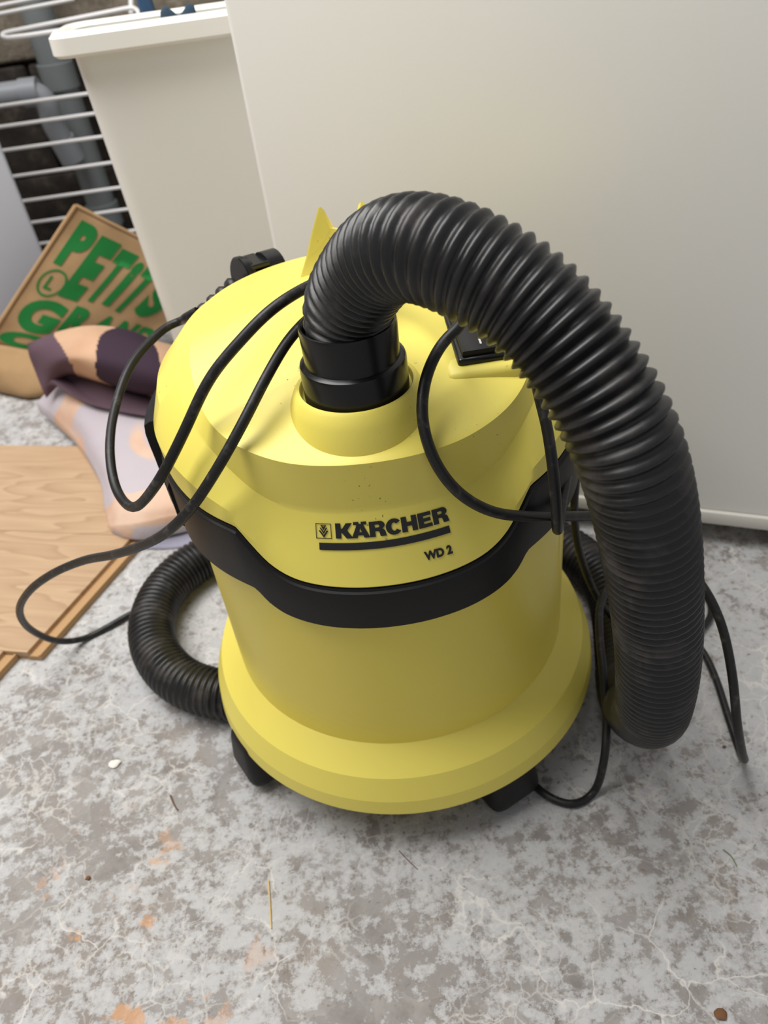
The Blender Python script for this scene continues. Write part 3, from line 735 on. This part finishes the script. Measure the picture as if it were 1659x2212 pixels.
# ---- latches on both sides
def strip(name, cr, width, thick, mat, parent, th_c):
    """curved strip: cr = list of (r, z) outer profile; width in degrees"""
    V, Fc = [], []; n = 9
    for lay in (0, 1):
        for (r, z) in cr:
            for k in range(n):
                a = math.radians(th_c+width*(k/(n-1)-0.5)); rr = r-lay*thick
                V.append((rr*math.sin(a), -rr*math.cos(a), z))
    m_ = len(cr); off_ = m_*n
    for i in range(m_-1):
        for k in range(n-1):
            a = i*n+k; Fc.append((a, a+1, a+n+1, a+n)); Fc.append((off_+a, off_+a+n, off_+a+n+1, off_+a+1))
    for i in range(m_-1):
        for k in (0, n-1):
            a = i*n+k; f = (a, a+n, off_+a+n, off_+a); Fc.append(f if k == 0 else f[::-1])
    for k in range(n-1):
        for i in (0, m_-1):
            a = i*n+k; f = (a, off_+a, off_+a+1, a+1); Fc.append(f if i == 0 else f[::-1])
    return mesh_obj(name, V, Fc, mat, parent, angle=40)
for sgn in (-1, 1):
    l_ = strip('latch', [(0.1500, 0.232), (0.1530, 0.245), (0.1545, 0.262), (0.1550, 0.285), (0.1552, 0.300), (0.1556, 0.312), (0.1556, 0.321), (0.1545, 0.3275), (0.1505, 0.3295)], 22, 0.006, M['black_plastic'], vac, sgn*93)
    strip('hinge_lug', [(0.1490, 0.262), (0.1515, 0.266), (0.1515, 0.298), (0.149, 0.302)], 7, 0.005, M['black_plastic'], l_, sgn*72)
    strip('hinge_lug', [(0.1490, 0.262), (0.1515, 0.266), (0.1515, 0.298), (0.149, 0.302)], 7, 0.005, M['black_plastic'], l_, sgn*114)

# ---- casters
for k in range(4):
    th = math.radians((-60, 27, 118, 207)[k])
    cs = empty('caster'); cs.parent = vac
    Mx = Matrix.Rotation(th, 4, 'Z') @ Matrix.Translation((0, -0.150 if k == 0 else -0.143, 0))
    bm = bmesh.new(); box_bm(bm, (-0.0245, -0.028, 0.006), (0.0245, 0.022, 0.056), 0.011, 4)
    for v in bm.verts:
        tp = (v.co.z-0.006)/0.05; v.co.x *= 1.06-0.30*tp; v.co.y = v.co.y*(1.0-0.22*tp)
        v.co = Mx @ v.co
    bm_obj('caster_housing', bm, M['black_plastic'], cs)
    V, Fc = lathe([(0.0, -0.009), (0.014, -0.009), (0.0155, -0.0075), (0.0155, 0.0075), (0.014, 0.009), (0.0, 0.009)], 24)
    Rw = Mx @ Matrix.Translation((0, 0.006, 0.0158)) @ Matrix.Rotation(PI/2, 4, 'Y')
    mesh_obj('caster_wheel', [Rw @ Vector(v) for v in V], Fc, M['black_rubber'], cs)

# ---- switch on a raised pad
SW = Vector((0.0695, -0.0455, 0.3690)); sr = Matrix.Translation(SW) @ Matrix.Rotation(math.radians(2), 4, 'Z') @ Matrix.Rotation(math.radians(9), 4, 'X')
bm = bmesh.new(); box_bm(bm, (-0.024, -0.0385, -0.016), (0.0245, 0.037, 0.0025), 0.006, 3)
for v in bm.verts:
    if v.co.z > -0.004: v.co.y = v.co.y*0.93
    v.co = sr @ v.co
bm_obj('switch_pad', bm, M['yellow_head'], vac)
bm = bmesh.new(); box_bm(bm, (-0.0145, -0.0265, 0.0), (0.0145, 0.0265, 0.0065), 0.0022, 3)
for v in bm.verts: v.co = sr @ v.co
sw = bm_obj('switch_frame', bm, M['black_gloss'], vac)
bm = bmesh.new(); box_bm(bm, (-0.0115, -0.0235, 0.004), (0.0115, 0.0235, 0.0105), 0.0012, 2)
for v in bm.verts:
    if v.co.z > 0.006: v.co.z += -0.0018*(1-abs(v.co.y)/0.0235)
    v.co = sr @ v.co
rock = bm_obj('rocker', bm, M['black_plastic'], sw)
bm = bmesh.new(); box_bm(bm, (0.0002, -0.0185, 0.0095), (0.0014, -0.0135, 0.0107))
for v in bm.verts: v.co = sr @ v.co
bm_obj('on_mark', bm, M['print_white'], rock, False)

# ---- carrying handle: a trough-shaped bow running front to back
def handle():
    V, Fc = [], []
    st = [(0.030, 0.370, 0.050, 0.1), (0.040, 0.382, 0.0375, 0.3), (0.048, 0.393, 0.0295, 0.6), (0.0545, 0.404, 0.0225, 1.0), (0.060, 0.4120, 0.0160, 1.4), (0.066, 0.4105, 0.0140, 1.2), (0.085, 0.4040, 0.0135, 1.0), (0.110, 0.3940, 0.0135, 1.0), (0.126, 0.382, 0.0145, 1.0), (0.137, 0.365, 0.018, 0.8), (0.143, 0.345, 0.024, 0.6)]
    for (y, z, hw, k) in st:
        wl = 0.0022; hgt = 0.012*k
        sec = [(-hw-0.0, -0.004), (-hw, 0.0), (-hw+0.0006, hgt), (-hw+wl, hgt), (-hw+wl+0.004, 0.002), (0, -0.001), (hw-wl-0.004, 0.002), (hw-wl, hgt), (hw-0.0006, hgt), (hw, 0.0), (hw, -0.004), (0, -0.007)]
        for (x, dz) in sec: V.append((x, y, z+dz))
    n = 12
    for i in range(len(st)-1):
        for k in range(n): Fc.append((i*n+k, i*n+(k+1) % n, (i+1)*n+(k+1) % n, (i+1)*n+k))
    Fc.append(tuple(range(n))[::-1]); Fc.append(tuple((len(st)-1)*n+k for k in range(n)))
    return mesh_obj('carrying_handle', V, Fc, M['yellow_head'], vac, angle=45)
handle()

# ---- power cord
def cord_path(pts):
    out = []
    for p in pts:
        if isinstance(p, Vector): out.append(p)
        elif len(p) == 4: out.append(onz(p[0], p[1], p[3]))
        else: out.append(at(*p))
    return out
CR = 0.0033
# one long cord: plug, loop over the left of the head, round the port, narrow loop on the right, down behind the
# hose to the floor, under the base, up the back, over the head again to the floor on the left and back to its outlet
REL = at(520, 606, 0.585)+(at(602, 582, 0.60)-at(520, 606, 0.585)).normalized()*-0.040+Vector((0, 0, -0.013))
cords = [
    [REL, REL+Vector((-0.012, 0.004, -0.006)), (395, 692, 0.605), (352, 712, 0.60), (285, 785, 0.575), (249, 880, 0.555), (237, 965, 0.535), (247, 1045, 0.52), (273, 1090, 0.505), (300, 1092, 0.49), (345, 1035, 0.462), (392, 945, 0.448), (452, 820, 0.438), (525, 730, 0.432), (590, 666, 0.432), (665, 619, 0.445), (740, 590, 0.465), (820, 580, 0.475), (900, 610, 0.465), (962, 650, 0.445), (1003, 692, 0.430), (960, 735, 0.426), (925, 800, 0.424), (911, 880, 0.422), (924, 960, 0.422), (958, 1028, 0.425), (1005, 1076, 0.430), (1065, 1106, 0.440), (1130, 1115, 0.455), (1210, 1115, 0.480), (1290, 1113, 0.51), (1360, 1098, 0.54), (1388, 1050, 0.535), (1352, 960, 0.50), (1290, 860, 0.475), (1225, 775, 0.455), (1172, 752, 0.440),
     (1155, 800, 0.434), (1166, 860, 0.431), (1180, 915, 0.430), (1192, 990, 0.430), (1200, 1070, 0.436), (1203, 1125, 0.446), (1204, 1144, 0.458), (1206, 1140, 0.472), (1212, 1095, 0.485), (1224, 1030, 0.505), (1240, 965, 0.53), (1262, 905, 0.55), (1292, 866, 0.565), (1290, 895, 0.578),
     (1258, 960, 0.585), (1244, 1040, 0.598), (1241, 1120, 0.62), (1254, 1200, 0.655), (1285, 1280, 0.69), (1325, 1335, 0.705), (1380, 1375, 0.70), (1440, 1370, 0.66), (1480, 1300, 0.60), (1440, 1220, 0.555), (1490, 1235, 0.54), (1530, 1285, 0.54), (1562, 1360, 0.54), (1582, 1460, 0.54), (1592, 1560, 0.555), (1602, 1620, 0.58), (1608, 1641, 0.61), (1598, 1622, 0, 0.0045), (1572, 1545, 0, 0.0045), (1545, 1462, 0, 0.0045), (1515, 1402, 0, 0.0045), (1478, 1372, 0, 0.0045), (1490, 1376, 0, 0.0075), (1515, 1358, 0, 0.0055), (1537, 1325, 0, 0.0045), (1522, 1282, 0, 0.0045), (1470, 1258, 0, 0.0045), (1400, 1235, 0, 0.012),
     (1345, 1238, 0.70), (1300, 1295, 0.66), (1295, 1370, 0.63), (1304, 1460, 0.61), (1310, 1560, 0.61), (1305, 1640, 0.605), (1284, 1710, 0, 0.0045), (1240, 1738, 0, 0.0042), (1190, 1724, 0, 0.0042), (1152, 1694, 0, 0.0042), (1120, 1650, 0, 0.0042),
     Vector((0.055, -0.05, 0.0042)), Vector((0.03, 0.05, 0.0042)), Vector((0.034, 0.13, 0.008)), Vector((0.036, 0.172, 0.035)), Vector((0.036, 0.180, 0.09)), Vector((0.036, 0.172, 0.20)), Vector((0.036, 0.166, 0.31)), Vector((0.036, 0.140, 0.385)), Vector((0.034, 0.09, 0.405)), Vector((0.026, 0.03, 0.412)), Vector((0.004, -0.012, 0.416)),
     (690, 668, 0.452), (662, 692, 0.446), (618, 742, 0.440), (570, 825, 0.436), (524, 915, 0.433), (472, 1008, 0.437), (420, 1088, 0.448), (372, 1140, 0.465), (322, 1172, 0.49), (250, 1197, 0.53), (180, 1211, 0.57), (112, 1240, 0.605), (62, 1278, 0.64), (42, 1320, 0.685), (64, 1358, 0.74), (120, 1384, 0.79), (180, 1380, 0, 0.0045), (240, 1350, 0, 0.0045), (290, 1322, 0, 0.0045),
     Vector((-0.262, 0.140, 0.0045)), Vector((-0.222, 0.205, 0.0045)), Vector((-0.14, 0.240, 0.0045)), Vector((-0.06, 0.243, 0.012)), Vector((-0.034, 0.205, 0.065)), Vector((-0.030, 0.170, 0.13)), Vector((-0.030, 0.160, 0.22)), Vector((-0.030, 0.158, 0.30)), Vector((-0.030, 0.142, 0.335))]]
Vall, Fall = [], []
for pts in cords:
    C = resample(smooth_pts(resample(crom(cord_path(pts), 10), 0.003), 6), 0.003)
    V, Fc = tube(C, CR, 12); n0 = len(Vall); Vall += V; Fall += [tuple(i+n0 for i in f) for f in Fc]
pc = mesh_obj('power_cord', Vall, Fall, M['cord'], vac, angle=80)
# plug lying behind the top of the head
pa, pb = at(520, 606, 0.585), at(602, 582, 0.60)
ax = (pb-pa).normalized(); zz = Vector((0, 0, 1)); yy = zz.cross(ax).normalized(); zz = ax.cross(yy)
Mp = Matrix(((ax.x, yy.x, zz.x, pa.x), (ax.y, yy.y, zz.y, pa.y), (ax.z, yy.z, zz.z, pa.z), (0, 0, 0, 1)))
Lp = (pb-pa).length
plug = empty('power_plug'); plug.parent = vac
def xform(V, Mx): return [Mx @ Vector(v) for v in V]
def lathe_x(prof, n=28):
    V, Fc = lathe([(r, x) for (x, r) in prof], n); return [(z, x, y) for (x, y, z) in V], Fc
V, Fc = lathe_x([(0.0, 0.0), (0.0, 0.0165), (0.0008, 0.0175), (0.0042, 0.0175), (0.005, 0.0165), (0.005, 0.0)]); mesh_obj('flange', xform(V, Mp), Fc, M['black_gloss'], plug)
# body: round bar with a window in the upper side and a slotted face
bodyL0, bodyL1, br = 0.004, Lp, 0.0165
for (x0, x1, rr) in ((bodyL0, bodyL0+0.004, br), (Lp*0.60, Lp, br)):
    V, Fc = lathe_x([(x0, 0.0), (x0, rr), (x1-0.0006, rr), (x1, rr-0.0006), (x1, 0.0)]); mesh_obj('plug_body', xform(V, Mp), Fc, M['black_gloss'], plug, angle=30)
V, Fc = lathe_x([(bodyL0, 0.0), (bodyL0, br*0.62), (Lp*0.61, br*0.62), (Lp*0.61, 0.0)]); mesh_obj('plug_core', xform(V, Mp), Fc, M['black_plastic'], plug)
for (y0, y1, z0, z1) in ((-0.0165, 0.0165, 0.0095, 0.0132), (-0.0155, 0.0155, -0.006, 0.003), (-0.012, 0.012, -0.0125, -0.004)):
    bm = bmesh.new(); box_bm(bm, (bodyL0, y0*0.8, z0), (Lp*0.62, y1*0.8, z1), 0.0008, 1, Mp); bm_obj('plug_rail', bm, M['black_gloss'], plug)
bm = bmesh.new(); box_bm(bm, (Lp-0.002, -0.0013, 0.001), (Lp+0.0004, 0.0013, 0.0145), 0, 1, Mp); bm_obj('face_slot', bm, M['dark_gap'], plug, False)
relief = []
for i in range(4):
    c = Vector((-0.008-0.0085*i, 0, -0.0045-0.0030*i)); r = 0.0085-0.0011*i
    prof = [(c.x-0.0046, 0.003), (c.x-0.0036, r*0.8), (c.x-0.001, r), (c.x+0.0022, r*0.92), (c.x+0.0044, 0.0045)]
    V, Fc = lathe_x(prof, 18); V = [(x, y, z+c.z) for (x, y, z) in V]; mesh_obj('strain_relief_ring', xform(V, Mp), Fc, M['black_rubber'], plug, angle=70)

# ---- printing on the front of the head
def face_pt(th_deg, z, out=0.0005):
    """on the sloped face that carries the logo: ring lookup between lip, mid and upper edge"""
    th = abs(th_deg); P_ = [lip(th), fm(th), fm2(th), lerp2(f2(th), fm2(th), 0.10)]
    r = None
    for a, b in zip(P_, P_[1:]):
        if a[1] <= z <= b[1]:
            k = (z-a[1])/(b[1]-a[1]); r = a[0]+(b[0]-a[0])*k; break
    if r is None: r = P_[0][0] if z < P_[0][1] else P_[-1][0]
    a = math.radians(th_deg); nx = r+out
    return Vector((nx*math.sin(a), -nx*math.cos(a), z+out*0.35))
def print_on_head(bm, name, th0, z0, kth, kz, parent=head, mat='print_black', step=None):
    """x -> angle, y -> height"""
    if step: slice_x(bm, step)
    for v in bm.verts: v.co = face_pt(th0+kth*v.co.x, z0+kz*v.co.y)
    me = bpy.data.meshes.new(name); bm.to_mesh(me); bm.free(); return finish(name, me, M[mat], parent, False)
# bar: x 0..1, y 0..1
print_on_head(poly_bm([[(0, 0), (1, 0), (1, 1), (0, 1)]]), 'logo_bar', -17.15, 0.2920, 32.85, 0.0043, step=0.04)
# emblem: thin square frame with three stacked chevrons, the lowest largest
print_on_head(poly_bm([[(0, 0), (1, 0), (1, 1), (0, 1)], [(0.045, 0.045), (0.955, 0.045), (0.955, 0.955), (0.045, 0.955)]]), 'logo_frame', -17.85, 0.2987, 4.05, 0.0089, step=0.25)
def tri(cx_, top, w_, h_, k):
    out = [(cx_-w_/2, top), (cx_, top-h_), (cx_+w_/2, top)]
    inn = [(cx_-w_/2*k, top-0.03), (cx_, top-h_*k*0.78), (cx_+w_/2*k, top-0.03)]
    return out, inn
chev = []
chev.append(poly_bm([[(0.31, 0.90), (0.50, 0.55), (0.69, 0.90)], [(0.40, 0.86), (0.60, 0.86), (0.50, 0.78)]]))
chev.append(poly_bm([[(0.25, 0.73), (0.34, 0.73), (0.50, 0.47), (0.66, 0.73), (0.75, 0.73), (0.50, 0.32)]]))
chev.append(poly_bm([[(0.18, 0.54), (0.30, 0.54), (0.50, 0.25), (0.70, 0.54), (0.82, 0.54), (0.50, 0.07)]]))
for b_ in chev: print_on_head(b_, 'logo_chevron', -17.85, 0.2987, 4.05, 0.0089)
# heavy letters of the name, drawn in a unit cell (width w, height 1)
def arc(cx_, cy_, rx, ry, a0, a1, n=12): return [(cx_+rx*math.cos(math.radians(a0+(a1-a0)*k/n)), cy_+ry*math.sin(math.radians(a0+(a1-a0)*k/n))) for k in range(n+1)]
LET = {}
LET['K'] = (0.92, [[(0, 0), (0.30, 0), (0.30, 0.36), (0.36, 0.36), (0.58, 0), (0.96, 0), (0.64, 0.53), (0.94, 1), (0.60, 1), (0.37, 0.64), (0.30, 0.64), (0.30, 1), (0, 1)]])
LET['A'] = (0.98, [[(0, 0), (0.31, 0), (0.36, 0.17), (0.64, 0.17), (0.69, 0), (1.0, 0), (0.70, 0.80), (0.70, 0.86), (0.86, 0.86), (0.86, 1.06), (0.56, 1.06), (0.56, 0.92), (0.44, 0.92), (0.44, 1.06), (0.14, 1.06), (0.14, 0.86), (0.30, 0.86), (0.30, 0.80)], [(0.43, 0.38), (0.57, 0.38), (0.50, 0.66)]])
LET['R'] = (0.86, [[(0, 0), (0.30, 0), (0.30, 0.36), (0.40, 0.36)]+[(0.50, 0.34), (0.53, 0.26), (0.55, 0.08), (0.58, 0)]+[(0.90, 0), (0.87, 0.10), (0.84, 0.34), (0.78, 0.44), (0.68, 0.49)]+arc(0.58, 0.74, 0.27, 0.26, -60, 90, 8)+[(0, 1)], [(0.30, 0.60), (0.30, 0.78), (0.47, 0.78)]+arc(0.47, 0.69, 0.09, 0.09, 80, -90, 6)])
LET['C'] = (0.80, [arc(0.44, 0.5, 0.45, 0.53, 38, 322, 22)+[(0.56, 0.34)]+arc(0.44, 0.5, 0.15, 0.27, -50, -310, 16)+[(0.56, 0.67)]])
LET['H'] = (0.88, [[(0, 0), (0.30, 0), (0.30, 0.37), (0.56, 0.37), (0.56, 0), (0.86, 0), (0.86, 1), (0.56, 1), (0.56, 0.64), (0.30, 0.64), (0.30, 1), (0, 1)]])
LET['E'] = (0.78, [[(0, 0), (0.76, 0), (0.76, 0.24), (0.30, 0.24), (0.30, 0.39), (0.70, 0.39), (0.70, 0.62), (0.30, 0.62), (0.30, 0.76), (0.75, 0.76), (0.75, 1), (0, 1)]])
word = 'KARCHER'; adv = [LET[c][0]+0.04 for c in word]; adv[0] -= 0.10; adv[1] -= 0.03
tot = sum(adv)-0.04; th_l, th_r = -12.75, 15.95; k_ = (th_r-th_l)/tot; xcur = 0.0
for c, a in zip(word, adv):
    print_on_head(poly_bm(LET[c][1]), 'logo_letter', th_l+k_*xcur, 0.2990, k_, 0.0088, step=0.22); xcur += a
# model mark
b_ = text_mesh('WD 2', 1.0, 0.055); xs = [v.co.x for v in b_.verts]; ys = [v.co.y for v in b_.verts]; x0, x1, y0, y1 = min(xs), max(xs), min(ys), max(ys)
for v in b_.verts: v.co = Vector(((v.co.x-x0)/(x1-x0), (v.co.y-y0)/(y1-y0), 0))
print_on_head(b_, 'model_mark', 8.15, 0.2797, 7.05, 0.0055, step=0.2)
tag(vac, 'yellow and black wet and dry vacuum cleaner with ribbed hose looped over its head', 'vacuum')

# ------------------------------------------------------------------ bits of debris on the floor
M['straw'] = new_mat('straw_stalk', srgb(206, 174, 112), 0.7); M['bark'] = new_mat('bark', srgb(104, 82, 66), 0.85)
M['plaster'] = new_mat('plaster', srgb(226, 222, 214), 0.9); M['grass'] = new_mat('dry_grass', srgb(112, 122, 78), 0.8); M['husk'] = new_mat('brown_husk', srgb(110, 74, 44), 0.8)
def stalk(name, pts, r, mat, label, cat):
    C = resample(crom([onz(x, y, r*1.0+0.0003) for x, y in pts], 8), 0.002)
    V, Fc = tube(C, lambda i: r*(1-0.35*i/len(C)), 8); tag(mesh_obj(name, V, Fc, M[mat]), label, cat)
stalk('straw', [(580, 1902), (583, 1950), (586, 2006)], 0.0007, 'straw', 'thin pale straw stalk lying on the concrete in front of the vacuum', 'straw')
stalk('twig', [(368, 1718), (376, 1738), (384, 1750)], 0.0008, 'bark', 'short brown twig on the floor by the left caster', 'twig')
stalk('splinter', [(862, 1838), (885, 1862), (902, 1878)], 0.0004, 'bark', 'very thin dark splinter on the floor before the base ring', 'splinter')
stalk('grass_blade', [(1562, 1835), (1580, 1850), (1592, 1872)], 0.0005, 'grass', 'short bent green grass blade on the pale concrete', 'grass')
def chip(name, px, py, r, mat, label, cat, sq=0.5):
    bm = bmesh.new(); bmesh.ops.create_icosphere(bm, subdivisions=2, radius=r); c = onz(px, py, 0)
    for v in bm.verts:
        k = 1+0.35*mnoise.noise(v.co/r*1.3+Vector((px, py, 0))); v.co = Vector((v.co.x*k, v.co.y*k*0.8, (v.co.z*k+r)*sq))+c
    lo = min(v.co.z for v in bm.verts)
    for v in bm.verts: v.co.z -= lo
    tag(bm_obj(name, bm, M[mat], angle=50), label, cat)
chip('plaster_crumb', 248, 1652, 0.0055, 'plaster', 'white crumb of plaster on the floor left of the vacuum', 'crumb', 0.3)
chip('husk', 191, 1898, 0.0022, 'husk', 'small brown husk lying near the rusty floor stain', 'husk')
chip('dark_crumb', 1564, 1614, 0.0016, 'bark', 'tiny dark crumb beside the bent cord end', 'crumb')
chip('soil_clod', 1556, 2192, 0.0045, 'husk', 'dark brown clod of soil in the pitted concrete', 'clod', 0.25)
